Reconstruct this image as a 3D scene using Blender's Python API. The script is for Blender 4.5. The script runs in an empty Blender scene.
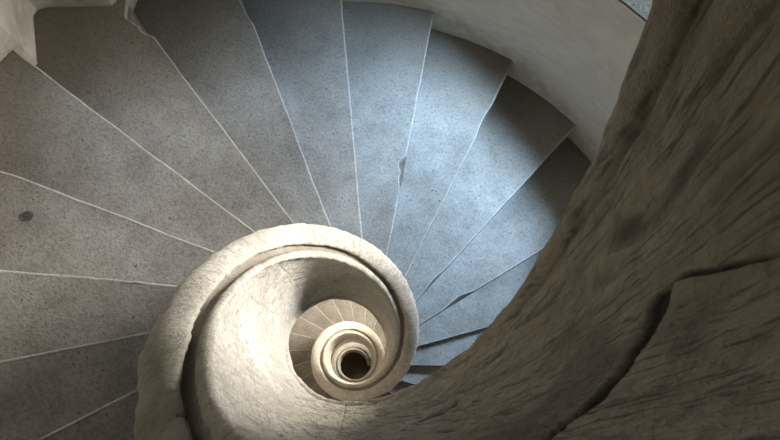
import bpy, bmesh, math, random
import numpy as np
from mathutils import Vector, Matrix, noise

random.seed(4)
S = 0.55                                   # stair unit -> metres
T0, DTH, RISE = 3.61106652, 0.279431388, 0.30827752
RW, OFF = 2.80613892, -0.147917236         # outer wall radius, offset of the nosing lines from the centre
ZRAIL, RIN, ZLOW = 1.633, 0.345, -0.577
TURN = 2 * math.pi / DTH * RISE            # drop of one full turn
TH_END = -4 * math.pi + 0.04               # where the parapet stops at the foot
K_LAST = 58
C = bpy.context.scene.collection
scene = bpy.context.scene


# ------------------------------------------------------------------ materials
class NT:
    def __init__(self, name):
        self.m = bpy.data.materials.new(name)
        self.m.use_nodes = True
        self.t = self.m.node_tree
        self.t.nodes.clear()
        self.out = self.n('ShaderNodeOutputMaterial')
        self.b = self.n('ShaderNodeBsdfPrincipled')
        self.t.links.new(self.b.outputs[0], self.out.inputs[0])
        self.b.inputs['Specular IOR Level'].default_value = 0.25

    def n(self, kind, **kw):
        x = self.t.nodes.new(kind)
        for k, v in kw.items():
            setattr(x, k, v)
        return x

    def l(self, a, b):
        self.t.links.new(a, b)

    def noise(self, vec, scale, detail=6, rough=0.6, lac=2.0, dist=0.0):
        x = self.n('ShaderNodeTexNoise')
        x.inputs['Scale'].default_value = scale
        x.inputs['Detail'].default_value = detail
        x.inputs['Roughness'].default_value = rough
        x.inputs['Lacunarity'].default_value = lac
        x.inputs['Distortion'].default_value = dist
        self.l(vec, x.inputs['Vector'])
        return x.outputs['Fac']

    def ramp(self, fac, stops):
        x = self.n('ShaderNodeValToRGB')
        el = x.color_ramp.elements
        while len(el) < len(stops):
            el.new(0.5)
        for e, (p, c) in zip(el, stops):
            e.position = p
            e.color = (c, c, c, 1) if isinstance(c, (int, float)) else (*c, 1)
        self.l(fac, x.inputs['Fac'])
        return x.outputs['Color']

    def mix(self, a, b, fac, mode='MIX'):
        x = self.n('ShaderNodeMix', data_type='RGBA', blend_type=mode)
        for sock, v in ((x.inputs[6], a), (x.inputs[7], b), (x.inputs[0], fac)):
            if hasattr(v, 'default_value') or hasattr(v, 'links'):
                self.l(v, sock)
            elif isinstance(v, tuple):
                sock.default_value = (*v, 1)
            else:
                sock.default_value = v
        return x.outputs[2]

    def math(self, op, a, b=0.0, c=None):
        x = self.n('ShaderNodeMath', operation=op)
        for i, v in enumerate((a, b) if c is None else (a, b, c)):
            if isinstance(v, (int, float)):
                x.inputs[i].default_value = v
            else:
                self.l(v, x.inputs[i])
        return x.outputs[0]

    def bump(self, h, strength, dist, prev=None):
        x = self.n('ShaderNodeBump')
        x.inputs['Strength'].default_value = strength
        x.inputs['Distance'].default_value = dist
        self.l(h, x.inputs['Height'])
        if prev:
            self.l(prev, x.inputs['Normal'])
        return x.outputs[0]


def stone_material(name, light, dark, pit=0.5, grain=1.0, moss=None, dirt=None):
    """worn, pitted limestone: mottled colour, fine grain and small pits"""
    g = NT(name)
    pos = g.n('ShaderNodeNewGeometry').outputs['Position']
    big = g.noise(pos, 2.6, 5, 0.6)
    mid = g.noise(pos, 11, 5, 0.65)
    fine = g.noise(pos, 95, 4, 0.75)
    grit = g.noise(pos, 420, 2, 0.6)
    col = g.mix(dark, light, g.ramp(big, [(0.33, 0.0), (0.66, 1.0)]))
    col = g.mix(col, g.ramp(mid, [(0.3, 0.55), (0.6, 1.0)]), 0.55, 'MULTIPLY')
    col = g.mix(col, g.ramp(fine, [(0.35, 0.4), (0.54, 1.0)]), 0.55, 'MULTIPLY')
    col = g.mix(col, g.ramp(grit, [(0.3, 0.7), (0.7, 1.25)]), 0.6 * grain, 'MULTIPLY')
    if moss:
        mz = g.ramp(g.noise(pos, 3.3, 4, 0.6), [(0.5, 0.0), (0.68, 1.0)])
        col = g.mix(col, moss, g.math('MULTIPLY', mz, 0.5))
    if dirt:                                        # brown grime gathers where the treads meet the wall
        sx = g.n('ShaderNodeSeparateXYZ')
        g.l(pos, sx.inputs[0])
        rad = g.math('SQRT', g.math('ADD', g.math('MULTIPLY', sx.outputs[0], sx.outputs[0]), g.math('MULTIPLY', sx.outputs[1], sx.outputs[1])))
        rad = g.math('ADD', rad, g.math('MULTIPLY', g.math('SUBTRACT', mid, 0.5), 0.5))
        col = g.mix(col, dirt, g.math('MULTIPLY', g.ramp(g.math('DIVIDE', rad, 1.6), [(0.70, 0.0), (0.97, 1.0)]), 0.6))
    v = g.n('ShaderNodeTexVoronoi')
    v.inputs['Scale'].default_value = 34
    v.inputs['Randomness'].default_value = 1
    dv = g.n('ShaderNodeVectorMath', operation='ADD')
    g.l(pos, dv.inputs[0])
    nz = g.n('ShaderNodeTexNoise')
    nz.inputs['Scale'].default_value = 60
    g.l(pos, nz.inputs['Vector'])
    sc = g.n('ShaderNodeVectorMath', operation='SCALE')
    g.l(nz.outputs['Color'], sc.inputs[0])
    sc.inputs['Scale'].default_value = 0.02
    g.l(sc.outputs[0], dv.inputs[1])
    g.l(dv.outputs[0], v.inputs['Vector'])
    pits = g.math('MULTIPLY', g.ramp(v.outputs['Distance'], [(0.07, 1.0), (0.16, 0.0)]),
                  g.ramp(mid, [(0.46, 0.0), (0.55, 1.0)]))
    col = g.mix(col, (0.05, 0.045, 0.04), g.math('MULTIPLY', pits, pit))
    g.l(col, g.b.inputs['Base Color'])
    g.b.inputs['Roughness'].default_value = 0.85
    b1 = g.bump(mid, 0.35, 0.012)
    b2 = g.bump(fine, 0.8 * grain, 0.006, b1)
    b3 = g.bump(pits, -0.5, 0.006, b2)
    b4 = g.bump(grit, 0.5 * grain, 0.0015, b3)
    g.l(b4, g.b.inputs['Normal'])
    return g.m


def carved_material(name, light, dark, stain_shade, streak=1.0):
    """tooled parapet stone: UV runs along the helix so tool marks and weather streaks follow the sweep"""
    g = NT(name)
    pos = g.n('ShaderNodeNewGeometry').outputs['Position']
    uv = g.n('ShaderNodeUVMap', uv_map='UVMap').outputs[0]
    mp = g.n('ShaderNodeMapping')
    mp.inputs['Scale'].default_value = (1.0, 2.0, 1.0)
    mp.inputs['Rotation'].default_value = (0, 0, 0.12)
    g.l(uv, mp.inputs['Vector'])
    st = g.noise(mp.outputs[0], 10, 6, 0.66, dist=0.3)
    st2 = g.noise(mp.outputs[0], 40, 4, 0.65, dist=0.4)
    st3 = g.noise(mp.outputs[0], 95, 4, 0.7, dist=0.5)
    big = g.noise(pos, 4.2, 5, 0.6)
    mott = g.noise(pos, 34, 5, 0.7, dist=0.6)
    fine = g.noise(pos, 105, 4, 0.75)
    grit = g.noise(pos, 330, 2, 0.6)
    col = g.mix(dark, light, g.ramp(big, [(0.35, 0.0), (0.62, 1.0)]))
    col = g.mix(col, g.ramp(st, [(0.3, 0.7), (0.6, 1.0)]), 0.3 * streak, 'MULTIPLY')
    col = g.mix(col, g.ramp(st2, [(0.34, 0.55), (0.54, 1.0)]), 0.34 * streak, 'MULTIPLY')
    col = g.mix(col, g.ramp(st3, [(0.36, 0.5), (0.52, 1.0)]), 0.4 * streak, 'MULTIPLY')
    col = g.mix(col, g.ramp(mott, [(0.36, 0.55), (0.54, 1.0)]), 0.45, 'MULTIPLY')
    col = g.mix(col, g.ramp(fine, [(0.38, 0.4), (0.52, 1.0)]), 0.6, 'MULTIPLY')
    at = g.n('ShaderNodeAttribute', attribute_name='wear')
    sep = g.n('ShaderNodeSeparateColor')
    g.l(at.outputs['Color'], sep.inputs[0])
    col = g.mix(col, stain_shade, g.math('MULTIPLY', sep.outputs[1], g.ramp(st, [(0.2, 1.0), (0.8, 0.7)])))  # second channel: painted shade and dark patches
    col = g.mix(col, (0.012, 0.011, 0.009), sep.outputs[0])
    g.l(col, g.b.inputs['Base Color'])
    g.b.inputs['Roughness'].default_value = 0.88
    b1 = g.bump(st, 0.15 * streak, 0.008)
    b2 = g.bump(st2, 0.3 * streak, 0.004, b1)
    b2 = g.bump(st3, 0.5 * streak, 0.003, b2)
    b2 = g.bump(mott, 0.5, 0.006, b2)
    b3 = g.bump(fine, 0.8, 0.006, b2)
    b4 = g.bump(grit, 0.5, 0.0012, b3)
    g.l(b4, g.b.inputs['Normal'])
    return g.m


def plaster_material(name, base, dark):
    g = NT(name)
    pos = g.n('ShaderNodeNewGeometry').outputs['Position']
    big = g.noise(pos, 1.7, 6, 0.62, dist=0.4)
    mp = g.n('ShaderNodeMapping')
    mp.inputs['Scale'].default_value = (1, 1, 2.6)
    mp.inputs['Rotation'].default_value = (0.3, 0.5, 0)
    g.l(pos, mp.inputs['Vector'])
    tro = g.noise(mp.outputs[0], 9, 5, 0.6, dist=0.8)
    fine = g.noise(pos, 120, 3, 0.6)
    col = g.mix(dark, base, g.ramp(big, [(0.3, 0.0), (0.6, 1.0)]))
    col = g.mix(col, g.ramp(tro, [(0.28, 0.72), (0.55, 1.0)]), 0.5, 'MULTIPLY')
    at = g.n('ShaderNodeAttribute', attribute_name='wear')
    sep = g.n('ShaderNodeSeparateColor')
    g.l(at.outputs['Color'], sep.inputs[0])
    damp = g.math('MULTIPLY', sep.outputs[0], g.ramp(g.noise(pos, 14, 5, 0.7), [(0.35, 0.0), (0.6, 1.0)]))
    col = g.mix(col, (0.22, 0.18, 0.12), g.math('MULTIPLY', damp, 0.55))
    g.l(col, g.b.inputs['Base Color'])
    g.b.inputs['Roughness'].default_value = 0.8
    b1 = g.bump(tro, 0.3, 0.02)
    b2 = g.bump(fine, 0.25, 0.002, b1)
    g.l(b2, g.b.inputs['Normal'])
    return g.m


M = dict(
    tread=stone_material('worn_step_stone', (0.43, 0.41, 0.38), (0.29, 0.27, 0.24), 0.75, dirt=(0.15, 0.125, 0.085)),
    riser=stone_material('step_riser_stone', (0.36, 0.34, 0.31), (0.24, 0.22, 0.19), 0.5),
    nosing=stone_material('worn_lit_nosing_stone', (0.58, 0.56, 0.52), (0.42, 0.40, 0.37), 0.2, 0.6),
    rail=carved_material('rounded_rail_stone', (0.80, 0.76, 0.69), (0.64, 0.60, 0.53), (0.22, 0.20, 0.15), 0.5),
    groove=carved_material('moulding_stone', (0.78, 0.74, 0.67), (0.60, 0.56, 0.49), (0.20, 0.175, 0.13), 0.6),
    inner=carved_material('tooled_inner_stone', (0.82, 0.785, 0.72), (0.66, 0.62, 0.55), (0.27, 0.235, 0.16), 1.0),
    wall=plaster_material('old_plaster', (0.74, 0.70, 0.62), (0.58, 0.55, 0.49)),
    sill=stone_material('granite_sill', (0.10, 0.08, 0.055), (0.035, 0.03, 0.022), 0.9, 1.6),
    knot=stone_material('dark_spot_stone', (0.16, 0.15, 0.135), (0.09, 0.085, 0.075), 0.3),
    floor=stone_material('landing_flags', (0.20, 0.16, 0.11), (0.10, 0.08, 0.055), 0.8, 1.2),
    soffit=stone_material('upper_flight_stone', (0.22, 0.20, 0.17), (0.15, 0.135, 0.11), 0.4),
)


# ------------------------------------------------------------------ helpers
def link_mesh(name, verts, faces, mat, parent=None, smooth=False, loc=None, uv=None, wear=None):
    me = bpy.data.meshes.new(name)
    me.from_pydata([tuple(v) for v in verts], [], faces)
    if smooth:
        me.polygons.foreach_set('use_smooth', [True] * len(me.polygons))
    if uv is not None:
        lay = me.uv_layers.new(name='UVMap')
        idx = np.empty(len(me.loops), dtype=np.int32)
        me.loops.foreach_get('vertex_index', idx)
        lay.data.foreach_set('uv', np.asarray(uv, dtype=np.float32)[idx].ravel())
    if wear is not None:
        ca = me.color_attributes.new('wear', 'FLOAT_COLOR', 'POINT')
        w = np.zeros((len(verts), 4), dtype=np.float32)
        w[:, :2] = wear
        w[:, 3] = 1
        ca.data.foreach_set('color', w.ravel())
    me.materials.append(mat)
    me.update()
    o = bpy.data.objects.new(name, me)
    C.objects.link(o)
    if parent is not None:
        o.parent = parent
    if loc is not None:
        o.location = loc
    return o


def fix_normals(o):
    bm = bmesh.new()
    bm.from_mesh(o.data)
    bmesh.ops.recalc_face_normals(bm, faces=bm.faces)
    bm.to_mesh(o.data)
    bm.free()


def thing(name, label, cat, loc=(0, 0, 0), group=None):
    o = bpy.data.objects.new(name, None)
    o.empty_display_size = 0.1
    C.objects.link(o)
    o.location = loc
    o['label'] = label
    o['category'] = cat
    if group:
        o['group'] = group
    return o


def structure(name, *a, **k):
    o = link_mesh(name, *a, **k)
    o['kind'] = 'structure'
    return o


def vnoise(P, scale, seed=0.0):
    """smooth 3-D noise, vectorised over an (n,3) array, about -1..1"""
    q = P * scale + seed * 17.31
    i = np.floor(q).astype(np.int64)
    f = q - i
    u = f * f * (3 - 2 * f)

    def h(a, b, c):
        n = (a * 73856093) ^ (b * 19349663) ^ (c * 83492791)
        n = (n ^ (n >> 13)) * 1274126177 & 0x7fffffff
        n = (n ^ (n >> 16)) * 668265263 & 0x7fffffff
        return (n % 100003) / 50001.5 - 1.0
    r = 0
    for dx in (0, 1):
        for dy in (0, 1):
            for dz in (0, 1):
                w = (u[:, 0] if dx else 1 - u[:, 0]) * (u[:, 1] if dy else 1 - u[:, 1]) * (u[:, 2] if dz else 1 - u[:, 2])
                r = r + w * h(i[:, 0] + dx, i[:, 1] + dy, i[:, 2] + dz)
    return r


def grid_faces(nu, nv, flip=False):
    F = []
    for i in range(nu - 1):
        for j in range(nv - 1):
            a, b, c, d = i * nv + j, (i + 1) * nv + j, (i + 1) * nv + j + 1, i * nv + j + 1
            F.append((a, d, c, b) if flip else (a, b, c, d))
    return F


def helix_z(th, rel=0.0):
    return rel - (T0 - th) / DTH * RISE


# ------------------------------------------------------------------ the parapet
def sweep(name, profile, ths, mat, parent, amp, extra=None, amp_fine=0.0, dense=None):
    """profile: (n,2) of (radius, height above the step line); swept down the helix.
    dense=(from, to): that stretch of the sweep gets a finer grid"""
    pr0 = np.array(profile)
    secs = [(ths, pr0)]
    if dense:
        hi, lo = dense
        s_ = np.r_[0, np.cumsum(np.hypot(*np.diff(pr0, axis=0).T))]
        q = np.r_[np.arange(0, 1.93, 0.0042), s_[s_ > 1.93]]
        prd = np.stack([np.interp(q, s_, pr0[:, 0]), np.interp(q, s_, pr0[:, 1])], 1)
        secs = [(np.r_[ths[ths > hi], hi], pr0), (np.arange(hi, lo - 1e-6, -0.005), prd), (np.r_[lo, ths[ths < lo]], pr0)]
        secs[1] = (np.r_[secs[1][0], lo], prd)
    VP, VU, VW, F = [], [], [], []
    base = 0
    for t_, pr in secs:
        n = len(pr)
        seg = np.r_[0, np.cumsum(np.hypot(*np.diff(pr, axis=0).T))]
        th = np.repeat(t_, n)
        r = np.tile(pr[:, 0], len(t_))
        rel = np.tile(pr[:, 1], len(t_))
        d = np.stack([np.gradient(pr[:, 0]), np.gradient(pr[:, 1])], 1)
        nn = np.stack([d[:, 1], -d[:, 0]], 1)
        nn /= np.linalg.norm(nn, axis=1)[:, None] + 1e-9
        nn[(pr[:, 0] > 0.4505) & (pr[:, 1] < 1.55)] = 0                    # the hidden outer face stays true
        nr = np.tile(nn[:, 0], len(t_))
        nz = np.tile(nn[:, 1], len(t_))
        z = helix_z(th, rel)
        P = np.stack([r * np.cos(th), r * np.sin(th), z], 1)
        disp = amp * (0.65 * vnoise(P, 3.1, 1) + 0.35 * vnoise(P, 8.0, 2)) + amp_fine * (vnoise(P, 24, 3) * 0.6 + vnoise(P, 55, 4) * 0.4)
        wear = np.zeros((len(P), 2))
        if extra is not None:
            dd, wear = extra(th, rel, P)
            disp = disp + dd
        r2 = r + disp * nr
        z2 = z + disp * nz
        VP.append(np.stack([r2 * np.cos(th), r2 * np.sin(th), z2], 1) * S)
        VU.append(np.stack([th * 0.4 * 1.6, np.tile(seg, len(t_))], 1) * S)
        VW.append(wear)
        F += [tuple(base + i for i in f) for f in grid_faces(len(t_), n)]
        base += len(P)
    return link_mesh(name, np.concatenate(VP), F, mat, parent, True, uv=np.concatenate(VU), wear=np.concatenate(VW))


TH_TOP = 2 * math.pi + 3.3
near = np.arange(2 * math.pi + 1.0, 2 * math.pi - 2.0, -0.008)
ths = np.concatenate([np.arange(TH_TOP, near[0], -0.03), near,
                      np.arange(near[-1] - 0.012, -0.6, -0.012), np.arange(-0.6, TH_END, -0.022), [TH_END]])

CRACK = [(-0.42, 0.62), (-0.516, 0.571), (-0.522, 0.555), (-0.516, 0.508), (-0.518, 0.463), (-0.515, 0.412), (-0.538, 0.416),
         (-0.60, 0.49), (-0.686, 0.594), (-0.768, 0.689), (-0.855, 0.788), (-0.948, 0.888), (-1.046, 1.003), (-1.2, 1.2), (-1.32, 1.4)]
CRACK_W = [0.75 * q for q in [0.003, 0.003, 0.003, 0.0034, 0.0036, 0.004, 0.0052, 0.0050, 0.0048, 0.0054, 0.0054, 0.0054, 0.0054, 0.005, 0.004]]


def poly_dist(th, rel, pts, widths):
    best = np.full(len(th), 9.0)
    x, y = th * RIN, rel
    for (a, b, wa, wb) in zip(pts[:-1], pts[1:], widths[:-1], widths[1:]):
        ax, ay, bx, by = a[0] * RIN, a[1], b[0] * RIN, b[1]
        ex, ey = bx - ax, by - ay
        L = ex * ex + ey * ey + 1e-12
        s = np.clip(((x - ax) * ex + (y - ay) * ey) / L, 0, 1)
        d = np.hypot(x - ax - s * ex, y - ay - s * ey) / (wa + (wb - wa) * s)
        best = np.minimum(best, d)
    return best


rj = random.Random(11)
JOINTS = [(T0 - k * DTH + rj.uniform(-0.03, 0.03), rj.uniform(0.12, 0.38), rj.uniform(-0.05, 0.05)) for k in range(-6, K_LAST, 2)]


def inner_wear_shade(th, rel, P):
    disp = np.zeros(len(th))
    wear = np.zeros((len(th), 2))
    # the long dark crack in the turn nearest the viewer
    jit = 0.3 * vnoise(P, 30, 7) + 0.4 * vnoise(P, 75, 8)
    d = poly_dist(th - 2 * math.pi, rel + 0.005 * vnoise(P, 30, 9) + 0.003 * vnoise(P, 90, 6), CRACK, CRACK_W) + jit
    k = np.clip(1.45 - d, 0, 1)
    disp += -0.006 * np.clip(k * 1.3, 0, 1)
    wear[:, 0] = np.maximum(wear[:, 0], np.clip(k * 1.6, 0, 1) * 0.93)
    # dark hollow low on the same face
    d2 = poly_dist(th - 2 * math.pi, rel, [(-1.21, 0.50), (-1.10, 0.42), (-0.975, 0.27)], [0.008, 0.016, 0.008]) + jit
    k2 = np.clip(1.4 - d2, 0, 1)
    disp += -0.008 * k2
    wear[:, 0] = np.maximum(wear[:, 0], k2 * 0.8)
    d3 = poly_dist(th - 2 * math.pi, rel, [(-0.30, 0.50), (-0.36, 0.36), (-0.50, 0.22), (-0.62, 0.30)], [0.012, 0.022, 0.022, 0.012]) + jit * 2
    wear[:, 1] = np.maximum(wear[:, 1], np.clip(1.3 - d3, 0, 1) * 0.6)
    # dim stretch beside the viewer: its shade is painted into the colour
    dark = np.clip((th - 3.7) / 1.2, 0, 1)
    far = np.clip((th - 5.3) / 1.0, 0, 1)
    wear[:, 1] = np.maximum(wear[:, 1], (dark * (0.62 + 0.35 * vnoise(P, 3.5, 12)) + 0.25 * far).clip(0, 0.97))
    # furrows and dark flecks running with the sweep of the stone
    Q = np.stack([th * RIN * 6.0, rel * 11.0 - th * 0.5, np.zeros(len(th))], 1)
    Q[:, 0] += 1.2 * vnoise(P, 5, 31)
    Q[:, 1] += 1.3 * vnoise(P, 6, 32)
    fur = vnoise(Q, 1.0, 33) * 0.6 + vnoise(Q, 2.3, 34) * 0.4
    Q2 = np.stack([th * RIN * 42.0 + 0.9 * vnoise(P, 11, 37), rel * 75.0 + 0.9 * vnoise(P, 13, 38), np.zeros(len(th))], 1)
    fl = vnoise(Q2, 1.0, 35) * 0.6 + vnoise(Q2, 2.4, 36) * 0.4
    nearw = np.clip((th - 3.6) / 1.0, 0, 1)
    low_ = np.clip(1 - np.abs(rel + 0.05) / 0.5, 0, 1)
    disp += (0.003 - 0.0027 * nearw + 0.004 * nearw * low_) * fur + 0.002 * nearw * vnoise(P, 16, 41) + 0.0012 * nearw * vnoise(P, 45, 42) + 0.0003 * nearw * fl
    furrow = np.clip((-fur - 0.18) * 3.0, 0, 1) * (0.8 * low_)
    fleck = np.clip((-fl - 0.22) * 4.0, 0, 1) * 0.55
    disp -= nearw * (0.003 * furrow + 0.0006 * fleck)
    wear[:, 0] = np.maximum(wear[:, 0], nearw * np.maximum(furrow * 0.8, fleck))
    blotch = np.clip((vnoise(P, 9, 43) * 0.6 + vnoise(P, 21, 44) * 0.4 - 0.12) * 2.5, 0, 1)
    wear[:, 0] = np.maximum(wear[:, 0], nearw * blotch * 0.38)
    # joints between the blocks
    for tj, a, lean in JOINTS:
        e = np.abs(th - tj - lean * (rel - 0.5) - 0.02 * vnoise(P, 6, 5)) * RIN
        k = np.clip(1 - e / 0.004, 0, 1) * (rel > -0.45)
        wear[:, 0] = np.maximum(wear[:, 0], k * a * 0.8)
        disp += -0.006 * k * a
    return disp, wear


def rail_wear_shade(th, rel, P):
    disp = np.zeros(len(th))
    wear = np.zeros((len(th), 2))
    dark = np.clip((th - 3.0) / 0.6, 0, 1)  # shadowed upper stretch of the rail, painted darker
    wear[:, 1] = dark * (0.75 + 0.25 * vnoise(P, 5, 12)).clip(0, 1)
    for tj, a, lean in JOINTS:
        e = np.abs(th - tj - 0.1) * 0.44
        k = np.clip(1 - e / 0.008, 0, 1)
        wear[:, 0] = np.maximum(wear[:, 0], k * a * 0.35)
        disp += -0.008 * k * a
    # knocked, swollen joint low on the left of the rail
    disp += 0.006 * np.exp(-((th - 3.60) / 0.09) ** 2)
    return disp, wear


def groove_shade(th, rel, P):
    disp = np.zeros(len(th))
    wear = np.zeros((len(th), 2))
    floor_ = np.clip((1.598 - rel) / 0.02, 0, 1) * (np.hypot(P[:, 0], P[:, 1]) > 0.350)  # shade of the hollow, painted on the groove floor
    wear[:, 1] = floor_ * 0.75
    dark = np.clip((th - 3.3) / 0.5, 0, 1)  # upper turn dimmed in colour, matching the rail's painted shade
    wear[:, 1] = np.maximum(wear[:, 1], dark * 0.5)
    return disp, wear


parapet = thing('spiral_parapet', 'pale hollow-centred stone parapet with rounded rail winding down the open stairwell', 'parapet')
# rounded rail
rc, rr = (0.447, ZRAIL), 0.053
prof = [(0.450, 1.50)]
for a in np.linspace(-60, 232, 26):
    prof.append((rc[0] + rr * math.cos(math.radians(a)), rc[1] + rr * math.sin(math.radians(a))))
rail = sweep('handrail', prof, ths, M['rail'], parapet, 0.007, rail_wear_shade, 0.007)
rail['label'] = 'broad rounded stone rail on top of the parapet'
# groove and bead
prof = [(0.418, 1.59), (0.404, 1.568), (0.388, 1.565), (0.376, 1.568), (0.369, 1.582), (0.366, 1.598), (0.362, 1.612),
        (0.354, 1.618), (0.344, 1.612), (0.337, 1.598), (0.334, 1.578), (0.336, 1.556), (0.341, 1.535)]
gr = sweep('groove_moulding', prof, ths, M['groove'], parapet, 0.004, groove_shade, 0.006)
gr['label'] = 'dark hollow groove and thin bead inside the rail'
# inner face with the rounded lower edge, soffit and outer face
zs = np.linspace(1.54, -0.34, 150)
prof = [(RIN - 0.002 + 0.010 * math.sin(math.pi * (1.54 - z) / 1.9), z) for z in zs]
prof += [(0.349, -0.355), (0.350, -0.368), (0.344, -0.378), (0.337, -0.40), (0.334, -0.43), (0.333, -0.46), (0.335, -0.50),
         (0.340, -0.54), (0.347, -0.57), (0.358, -0.588), (0.375, -0.595), (0.41, -0.59), (0.445, -0.58), (0.4515, -0.56)]
prof += [(0.4515, z) for z in np.linspace(-0.5, 1.5, 12)]
inn = sweep('inner_wall', prof, ths, M['inner'], parapet, 0.010, inner_wear_shade, 0.003,
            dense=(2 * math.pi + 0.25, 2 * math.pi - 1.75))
inn['label'] = 'smooth tooled inner face of the parapet around the open eye'
# rounded end block at the foot
cap = []
th = TH_END
ring = [(rc[0] + rr * math.cos(a), rc[1] + rr * math.sin(a)) for a in np.linspace(0, 2 * math.pi, 25)[:-1]]
V, Fc = [], []
for j, s in enumerate(np.linspace(0, 1, 7)):
    q = math.cos(s * math.pi / 2) if s < 1 else 0.02
    t2 = th - math.sin(s * math.pi / 2) * 0.11
    for (r_, z_) in ring:
        rr2, zz2 = rc[0] + (r_ - rc[0]) * q, rc[1] + (z_ - rc[1]) * q
        V.append(Vector((rr2 * math.cos(t2), rr2 * math.sin(t2), helix_z(th, zz2))) * S)
n = len(ring)
for j in range(6):
    for i in range(n):
        Fc.append((j * n + i, j * n + (i + 1) % n, (j + 1) * n + (i + 1) % n, (j + 1) * n + i))
Fc.append(tuple(range(6 * n, 7 * n)))
e = link_mesh('rail_end', V, Fc, M['rail'], parapet, True)
fix_normals(e)
# flat end face of the parapet wall
ang = [th, th - 0.02]
V = []
for t2 in ang:
    for r_, z_ in ((0.345, 1.56), (0.452, 1.56), (0.452, -0.59), (0.345, -0.59)):
        V.append(Vector((r_ * math.cos(t2), r_ * math.sin(t2), helix_z(th, z_))) * S)
e = link_mesh('end_face', V, [(0, 1, 2, 3), (7, 6, 5, 4), (0, 4, 5, 1), (1, 5, 6, 2), (2, 6, 7, 3), (3, 7, 4, 0)], M['inner'], parapet)
fix_normals(e)


# ------------------------------------------------------------------ the steps
NICHE = [(-2.12642956, 1.85284919), (-2.18341065, 2.21860823), (-2.10550408, 2.25685217), (-1.63116848, 2.27068263),
         (-1.568, 2.51), (-1.25, 2.62), (-0.90, 2.6579)]
R_IN = 0.4535
R_OUT = RW - 0.004
SPOT = (-1.8297, 0.6564, -3 * RISE + 0.0035)
CHIPS = {8: [(1.47, 0.07, 0.055), (1.36, 0.10, 0.028)], 5: [(2.55, 0.09, 0.05), (2.68, 0.10, 0.08)], 6: [(2.62, 0.12, 0.03), (2.5, 0.09, 0.02)],
         24: [(1.2, 0.15, 0.05)], 11: [(1.05, 0.16, 0.03)], 3: [(2.3, 0.2, 0.012)], 9: [(2.2, 0.15, 0.012)], 10: [(0.9, 0.12, 0.015)]}


def line_pt(k, rho, back=0.0):
    """point of nosing line k at distance rho from the axis, shifted 'back' up the stair"""
    t = T0 - k * DTH
    off = OFF + back
    s = math.sqrt(max(rho * rho - off * off, 0))
    return (s * math.cos(t) - off * math.sin(t), s * math.sin(t) + off * math.cos(t))


def edge_wear(k, rho):
    rnd = noise.noise(Vector((k * 3.7, rho * 2.2, 0.3))) * 0.006 + noise.noise(Vector((k * 1.9, rho * 9.0, 5.3))) * 0.004
    b = abs(rnd) + 0.001
    for c, w, d in CHIPS.get(k, []):
        b += d * max(0.0, 1 - abs((rho - c) / w)) ** 0.8
    return b


LABELS = {}
LABELS.update({
    0: 'darkest stone step in the lower left corner beside the shadowed rail',
    1: 'very dark stone step at left edge, second up from the lower left corner',
    2: 'dark stone step at left, third up from the lower left corner',
    3: 'dim grey-brown stone step at left with one round dark spot',
    4: 'broad grey-brown stone step at left whose outer end meets the bright wall corner',
    5: 'grey stone step at upper left running back into the wall niche',
    6: 'grey stone step next below the step with the niche',
    7: 'blue-grey stone step at top centre, next above the step with the chipped notch',
    8: 'blue-grey stone step with the chipped notch halfway along its edge',
    9: 'bright blue-grey stone step next below the chipped-edge step',
    10: 'blue-grey stone step with brown stained outer end, second below the chipped-edge step',
    11: 'blue-grey stone step with a broken front edge, browned outer end beside the dark parapet',
    12: 'narrow blue-grey stone step next below the step with the broken front edge',
    13: 'short blue-grey stone step second below the step with the broken front edge',
    14: 'small blue-grey stone step wedged between the pale rail and the dark parapet',
    15: 'shadowed sliver of stone step under the lower side of the first pale rail loop',
})
words = ['zero', 'one', 'two', 'three', 'four', 'five', 'six', 'seven', 'eight', 'nine', 'ten', 'eleven', 'twelve', 'thirteen', 'fourteen',
         'fifteen', 'sixteen', 'seventeen', 'eighteen', 'nineteen', 'twenty', 'twenty-one', 'twenty-two', 'twenty-three', 'twenty-four',
         'twenty-five', 'twenty-six', 'twenty-seven', 'twenty-eight']
for k in range(16, K_LAST + 1):
    if k <= 19:
        LABELS[k] = 'stone step under the dark parapet, %s steps below the chipped one' % words[k - 8]
    elif k <= 34:
        LABELS[k] = 'tan stone step seen through open eye, %s steps below the chipped one' % words[k - 8]
    else:
        LABELS[k] = 'tiny pale step deep in the stairwell, %s steps above the bottom floor' % words[K_LAST + 1 - k]


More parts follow.
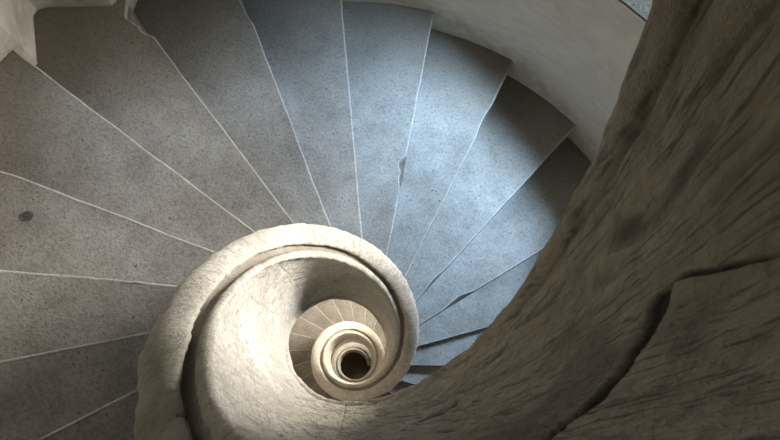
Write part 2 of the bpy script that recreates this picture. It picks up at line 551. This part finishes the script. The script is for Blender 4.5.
def make_step(k):
    top = -k * RISE
    NR, NA = 64, 14
    if k > 34:
        NR, NA = 24, 8
    elif k > 16:
        NR, NA = 48, 12
    rhos = np.linspace(R_IN, R_OUT, NR)
    TT = 0.10                                       # slab thickness of the tread part
    cx, cy = line_pt(k - 0.5, 1.5)
    base = Vector((cx, cy, top - TT)) * S
    root = thing('stone_step', LABELS[k], 'step', base, 'winding stone steps')
    # ---- tread: top surface grid from the back line to the (worn) front line
    gapb = 0.0012
    grid = []
    for i, rho in enumerate(rhos):
        bx, by = line_pt(k - 1, rho)
        fx, fy = line_pt(k, rho)
        a0, a1 = math.atan2(by, bx), math.atan2(fy, fx)
        if a1 > a0:
            a1 -= 2 * math.pi
        a0 -= gapb / rho
        a1 += (edge_wear(k, rho) + 0.009) / rho
        row = []
        for j in range(NA):
            s = j / (NA - 1)
            a = a0 + (a1 - a0) * s
            w = math.sin(math.pi * min(1, (i / (NR - 1)) * 1.0)) * 0.010 * s      # treads worn hollow
            zz = top - w + 0.004 * noise.noise(Vector((rho * 4, a * 6, k * 2.0)))
            rad = rho
            row.append((rad * math.cos(a), rad * math.sin(a), zz))
        grid.append(row)
    if k in (5, 6):                                 # the outer ends of these two steps run back into the niche
        last = grid[-1]
        a0, a1 = math.atan2(last[0][1], last[0][0]), math.atan2(last[-1][1], last[-1][0])
        nrow = []
        for j in range(NA):
            a = a0 + (a1 - a0) * j / (NA - 1)
            rn = niche_r(a) - 0.004
            rn = max(rn, R_OUT)
            nrow.append((rn * math.cos(a), rn * math.sin(a), top))
        grid.append(nrow)
    nr = len(grid)
    V = [v for row in grid for v in row]
    F = grid_faces(nr, NA, True)
    nb = len(V)
    loop = [j for j in range(NA)] + [i * NA + NA - 1 for i in range(1, nr)] + \
           [(nr - 1) * NA + j for j in range(NA - 2, -1, -1)] + [i * NA for i in range(nr - 2, 0, -1)]
    for ix in loop:
        x, y, z = V[ix]
        V.append((x, y, top - TT))
    n = len(loop)
    for q in range(n):
        F.append((loop[q], loop[(q + 1) % n], nb + (q + 1) % n, nb + q))
    loc = [Vector(v) * S - base for v in V]
    o = link_mesh('tread', loc, F + [tuple(nb + q for q in range(n))], M['tread'], root)
    fix_normals(o)
    # ---- riser: the block under the slab, sloping soffit below
    NRr = NR
    V, F = [], []
    for rho in np.linspace(R_IN, R_OUT, NRr):
        bx, by = line_pt(k - 1, rho)
        fx, fy = line_pt(k, rho)
        a0, a1 = math.atan2(by, bx), math.atan2(fy, fx)
        if a1 > a0:
            a1 -= 2 * math.pi
        a0 -= gapb / rho
        aw = a1 + (edge_wear(k, rho) * 0.8 + 0.004) / rho
        a1 += 0.0012 / rho
        zb0 = -(k - 1) * RISE + ZLOW
        zb1 = -k * RISE + ZLOW
        zt = top - TT - 0.001
        zf = top - RISE - 0.012
        for a, z in ((a0, zt), (aw, zt), (a1, zf), (a1, zb1), (a0, zb0)):
            V.append((rho * math.cos(a), rho * math.sin(a), z))
    for i in range(NRr - 1):
        for q in range(5):
            F.append((i * 5 + q, i * 5 + (q + 1) % 5, (i + 1) * 5 + (q + 1) % 5, (i + 1) * 5 + q))
    F += [(0, 4, 3, 2, 1), tuple((NRr - 1) * 5 + q for q in range(5))]
    loc = [Vector(v) * S - base for v in V]
    o = link_mesh('riser', loc, F, M['riser'], root)
    fix_normals(o)
    # ---- nosing: rounded, foot-polished lip along the front edge; pale colour includes painted edge light
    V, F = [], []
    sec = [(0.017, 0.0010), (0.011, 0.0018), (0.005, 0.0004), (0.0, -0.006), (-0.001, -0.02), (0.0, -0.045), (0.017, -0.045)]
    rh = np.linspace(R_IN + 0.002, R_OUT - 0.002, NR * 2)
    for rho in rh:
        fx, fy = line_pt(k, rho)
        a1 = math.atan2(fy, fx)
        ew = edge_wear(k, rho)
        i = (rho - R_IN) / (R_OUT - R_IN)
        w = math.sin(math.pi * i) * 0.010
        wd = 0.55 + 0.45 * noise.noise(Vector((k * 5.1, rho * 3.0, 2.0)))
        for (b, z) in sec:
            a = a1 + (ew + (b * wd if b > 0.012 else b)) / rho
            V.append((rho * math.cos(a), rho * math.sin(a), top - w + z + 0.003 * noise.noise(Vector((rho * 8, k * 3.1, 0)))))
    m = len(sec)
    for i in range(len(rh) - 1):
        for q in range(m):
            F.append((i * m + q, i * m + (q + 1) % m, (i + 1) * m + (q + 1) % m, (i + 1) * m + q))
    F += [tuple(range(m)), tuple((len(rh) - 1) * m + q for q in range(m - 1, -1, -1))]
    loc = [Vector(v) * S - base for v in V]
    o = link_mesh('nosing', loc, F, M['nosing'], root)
    o['label'] = 'pale foot-worn front edge catching light'
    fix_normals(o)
    if k == 3:
        sx, sy, sz = SPOT
        V = [Vector((sx, sy, sz)) * S - base]
        for q in range(18):
            a = q / 18 * 2 * math.pi
            rr_ = 0.030 * (1 + 0.06 * math.sin(3 * a + 1) + 0.04 * math.sin(5 * a))
            V.append(Vector((sx + rr_ * math.cos(a), sy + rr_ * math.sin(a), sz)) * S - base)
        o = link_mesh('dark_knot', V, [(0, 1 + q, 1 + (q + 1) % 18) for q in range(18)], M['knot'], root)
        o['label'] = 'round dark spot'
    return root


def niche_r(a):
    """distance from the axis to the niche outline in direction a"""
    d = np.array([math.cos(a), math.sin(a)])
    best = None
    for p, q in zip(NICHE[:-1], NICHE[1:]):
        p, q = np.array(p), np.array(q)
        A = np.array([d, -(q - p)]).T
        try:
            s, u = np.linalg.solve(A, p)
        except np.linalg.LinAlgError:
            continue
        if -0.02 <= u <= 1.02 and s > 0:
            best = s if best is None else max(best, s)
    return max(best or RW, RW)


for k in range(0, K_LAST + 1):
    make_step(k)


# ------------------------------------------------------------------ outer wall with window openings and the niche
WIN = [(math.radians(14), math.radians(53), z0, z0 + 3.8) for z0 in (-1.2, -1.2 - TURN, -1.2 - 2 * TURN + 0.6)]
SILL_RISE = 0.75
NA0, NA1 = math.atan2(NICHE[-1][1], NICHE[-1][0]), math.atan2(NICHE[0][1], NICHE[0][0])
NZ0, NZ1 = -6 * RISE - 0.10, -5 * RISE + 3.2
NGRID = list(np.linspace(NA0, NA1, 16))
NW = (NGRID[9], NGRID[14], -0.25, 1.35)           # small window at the back of the niche
Z_BOT, Z_TOP = -(K_LAST + 1) * RISE, 6.6
an = set(np.round(np.linspace(0, 2 * math.pi, 181)[:-1], 6))
for w in WIN[:1]:
    an |= {w[0], w[1]}
an |= set(NGRID)
an = sorted(a for a in an)
zn = set(np.arange(Z_BOT, Z_TOP, 0.18)) | {Z_BOT, Z_TOP, NZ0, NZ1, NW[2], NW[3]}
for w in WIN:
    zn |= {w[2], w[3]}
zn = sorted(zn)
V, F, W = [], [], []
vid = {}


def wall_v(a, z, r):
    key = (round(a, 5), round(z, 5), round(r, 4))
    if key not in vid:
        p = np.array([[math.cos(a) * r, math.sin(a) * r, z]])
        rr_ = r + (0.012 * vnoise(p, 1.6, 21)[0] if r <= RW + 1e-6 else 0)
        vid[key] = len(V)
        V.append(Vector((math.cos(a) * rr_, math.sin(a) * rr_, z)) * S)
        # damp line just above the treads
        ph = (T0 - 0.053 - a) % (2 * math.pi)
        h = min(((z + ph / DTH * RISE + TURN * j) for j in range(4)), key=lambda q: abs(q - 0.0))
        W.append((max(0.0, 1 - abs(h) / 0.22), 0))
    return vid[key]


PI2 = 2 * math.pi
for i in range(len(an)):
    a0 = an[i]
    a1 = an[(i + 1) % len(an)] + (PI2 if i == len(an) - 1 else 0)
    am = (a0 + a1) / 2
    for z0, z1 in zip(zn[:-1], zn[1:]):
        zm = (z0 + z1) / 2
        if any(w[0] < am < w[1] and w[2] < zm < w[3] for w in WIN):
            continue
        if NW[0] < am < NW[1] and NW[2] < zm < NW[3]:
            continue
        if NA0 < am < NA1 and NZ0 < zm < NZ1:
            ra, rb = niche_r(a0) + 0.002, niche_r(a1) + 0.002
            ra = RW if abs(a0 - NA0) < 1e-6 else ra
            F.append((wall_v(a0, z0, ra), wall_v(a0, z1, ra), wall_v(a1, z1, rb), wall_v(a1, z0, rb)))
            for zz in (NZ0, NZ1):
                if abs(z0 - zz) < 1e-6 or abs(z1 - zz) < 1e-6:
                    F.append((wall_v(a0, zz, RW), wall_v(a1, zz, RW), wall_v(a1, zz, rb), wall_v(a0, zz, ra)))
            if abs(a1 - NA1) < 1e-6:
                F.append((wall_v(a1, z0, RW), wall_v(a1, z1, RW), wall_v(a1, z1, rb), wall_v(a1, z0, rb)))
            continue
        aa1 = a1 if a1 < PI2 - 1e-6 else 0.0
        F.append((wall_v(a0, z0, RW), wall_v(a0, z1, RW), wall_v(aa1, z1, RW), wall_v(aa1, z0, RW)))
RO = RW + 0.95


def outer(a, z):
    """a grid point of the wall carried to its outer face (window openings narrow outwards)"""
    for w in WIN:
        if w[0] - 1e-6 <= a <= w[1] + 1e-6 and w[2] - 1e-6 <= z <= w[3] + 1e-6:
            am_ = (w[0] + w[1]) / 2
            return am_ + (a - am_) * 0.75, w[2] + SILL_RISE + (w[3] - 0.1 - w[2] - SILL_RISE) * (z - w[2]) / (w[3] - w[2])
    return a, z


def outer_v(a, z):
    oa, oz = outer(a, z)
    return wall_v(oa % PI2, oz, RO)


for i in range(len(an)):
    a0 = an[i]
    a1 = an[(i + 1) % len(an)]
    am = (a0 + a1) / 2 if a1 > a0 else a0 + 0.01
    for z0, z1 in zip(zn[:-1], zn[1:]):
        zm = (z0 + z1) / 2
        if not any(w[0] < am < w[1] and w[2] < zm < w[3] for w in WIN + [NW]):
            F.append((outer_v(a0, z0), outer_v(a1, z0), outer_v(a1, z1), outer_v(a0, z1)))
    for z, fl in ((Z_BOT, 0), (Z_TOP, 1)):
        q = (wall_v(a0, z, RW), wall_v(a1, z, RW), outer_v(a1, z), outer_v(a0, z))
        F.append(q)
for w in WIN:                                        # splayed window reveals through the wall
    zz = [z for z in zn if w[2] - 1e-9 <= z <= w[3] + 1e-9]
    for a in (w[0], w[1]):
        for z0, z1 in zip(zz[:-1], zz[1:]):
            F.append((wall_v(a, z0, RW), wall_v(a, z1, RW), outer_v(a, z1), outer_v(a, z0)))
    aa = [a for a in an if w[0] - 1e-9 <= a <= w[1] + 1e-9]
    for z in (w[2], w[3]):
        for a0, a1 in zip(aa[:-1], aa[1:]):
            F.append((wall_v(a0, z, RW), wall_v(a1, z, RW), outer_v(a1, z), outer_v(a0, z)))
zz = [z for z in zn if NW[2] - 1e-9 <= z <= NW[3] + 1e-9]
aa = [a for a in an if NW[0] - 1e-9 <= a <= NW[1] + 1e-9]
nr_ = lambda a: niche_r(a) + 0.002
for a in (NW[0], NW[1]):
    for z0, z1 in zip(zz[:-1], zz[1:]):
        F.append((wall_v(a, z0, nr_(a)), wall_v(a, z1, nr_(a)), outer_v(a, z1), outer_v(a, z0)))
for z in (NW[2], NW[3]):
    for a0, a1 in zip(aa[:-1], aa[1:]):
        F.append((wall_v(a0, z, nr_(a0)), wall_v(a1, z, nr_(a1)), outer_v(a1, z), outer_v(a0, z)))
wall = structure('wall_round', V, F, M['wall'], None, True, wear=np.array(W))
fix_normals(wall)
wall.data.set_sharp_from_angle(angle=math.radians(35))

# granite sill slab in the upper window
for n_, w in enumerate(WIN):
    V, F = [], []
    aa = np.linspace(w[0] + 0.004, w[1] - 0.004, 14)
    am = (w[0] + w[1]) / 2
    for a in aa:
        for r_, z in ((RW + 0.004, w[2] + 0.012), (RW + 0.94, w[2] + 0.012 + SILL_RISE), (RW + 0.94, w[2] + 0.03 + SILL_RISE), (RW + 0.004, w[2] + 0.03)):
            b = am + (a - am) * (1 - 0.25 * max(0, r_ - RW) / 0.95)
            V.append(Vector((r_ * math.cos(b), r_ * math.sin(b), z)) * S)
    for i in range(len(aa) - 1):
        for q in range(4):
            F.append((i * 4 + q, i * 4 + (q + 1) % 4, (i + 1) * 4 + (q + 1) % 4, (i + 1) * 4 + q))
    F += [(0, 3, 2, 1), tuple((len(aa) - 1) * 4 + q for q in range(4))]
    o = structure('trim_%d' % (n_ + 1), V, F, M['sill'])
    fix_normals(o)

# floor at the foot of the well
NF = 64
V = [Vector((0, 0, Z_BOT)) * S]
for r_ in np.linspace(0.12, RW + 0.2, 14):
    for i in range(NF):
        a = i / NF * PI2
        V.append(Vector((r_ * math.cos(a), r_ * math.sin(a), Z_BOT + 0.02 * noise.noise(Vector((r_ * 3 * math.cos(a), r_ * 3 * math.sin(a), 0))))) * S)
F = [(0, 1 + i, 1 + (i + 1) % NF) for i in range(NF)]
for j in range(13):
    for i in range(NF):
        F.append((1 + j * NF + i, 1 + (j + 1) * NF + i, 1 + (j + 1) * NF + (i + 1) % NF, 1 + j * NF + (i + 1) % NF))
structure('floor', V, F, M['floor'], None, True)

# the flight above the viewer closes the stair off: stepped top, sloping soffit
V, F = [], []
for k in range(-23, 0):
    for rho in (R_IN, R_OUT):
        for kk in (k - 1, k):
            x, y = line_pt(kk, rho)
            V.append(Vector((x, y, -k * RISE)) * S)
            V.append(Vector((x, y, -kk * RISE + ZLOW)) * S)
    b = len(V) - 8                                   # in-back top,bot / in-front / out-back / out-front
    F += [(b, b + 4, b + 6, b + 2), (b + 1, b + 3, b + 7, b + 5), (b + 2, b + 6, b + 7, b + 3), (b, b + 1, b + 5, b + 4),
          (b, b + 2, b + 3, b + 1), (b + 4, b + 5, b + 7, b + 6)]
structure('ceiling', V, F, M['soffit'])

# ------------------------------------------------------------------ light
w = bpy.data.worlds.new('overcast_sky')
scene.world = w
w.use_nodes = True
bg = w.node_tree.nodes['Background']
bg.inputs['Color'].default_value = (0.55, 0.75, 1.0, 1)
bg.inputs['Strength'].default_value = 0.03


def area(name, loc, target, size, sy, power, col, spread=180):
    L = bpy.data.lights.new(name, 'AREA')
    L.shape = 'RECTANGLE'
    L.size, L.size_y = size, sy
    L.energy = power
    L.color = col
    L.spread = math.radians(spread)
    o = bpy.data.objects.new(name, L)
    C.objects.link(o)
    o.location = loc
    d = Vector(target) - Vector(loc)
    o.rotation_euler = d.to_track_quat('-Z', 'Y').to_euler()
    return o


def polar(r, deg, z):
    return Vector((r * math.cos(math.radians(deg)), r * math.sin(math.radians(deg)), z)) * S


# blue light from high in the sky falls steeply through the upper window
area('sky_light', polar(RW + 2.4, 18, 5.7), polar(1.5, 80, -2.6), 3.0 * S, 2.4 * S, 860, (0.49, 0.72, 1.0), 120)
area('niche_daylight', polar(RW + 1.5, 129, 1.7), polar(2.75, 140, -0.2), 1.0 * S, 1.0 * S, 24, (0.62, 0.80, 1.0), 150)
# pale light off the ground and walls outside enters level and reaches the parapet
area('reflected_daylight', polar(RW + 1.9, 26, 0.95), polar(0.35, 190, 0.25), 1.6 * S, 1.5 * S, 37, (1.0, 0.95, 0.87), 75)
for w_, pw in zip(WIN[1:], (165, 90)):
    zc = (w_[2] + w_[3]) / 2
    area('window_daylight', polar(RW + 1.3, 32, zc + 0.9), polar(1.0, 130, zc - 2.4), 1.4 * S, 2.2 * S, pw, (1.0, 0.89, 0.74))

# ------------------------------------------------------------------ camera
cam = bpy.data.cameras.new('camera')
co = bpy.data.objects.new('camera', cam)
C.objects.link(co)
cx, cy, cz, rx, ry, f = 3.75147297e-02, -2.48861682e-01, 3.40534264, -2.01009551e-01, 4.41813388e-02, 761.599941
A = Matrix(((1, 0, 0), (0, math.cos(rx), -math.sin(rx)), (0, math.sin(rx), math.cos(rx))))
B = Matrix(((math.cos(ry), 0, math.sin(ry)), (0, 1, 0), (-math.sin(ry), 0, math.cos(ry))))
co.matrix_world = Matrix.Translation(Vector((cx, cy, cz)) * S) @ (B @ A).transposed().to_4x4()
cam.sensor_width = 36
cam.lens = 36 * f / 780
cam.clip_start = 0.01
cam.dof.use_dof = True
cam.dof.focus_distance = 2.6
cam.dof.aperture_fstop = 50
scene.camera = co

scene.view_settings.view_transform = 'Standard'
scene.view_settings.look = 'None'
scene.view_settings.exposure = 0.0
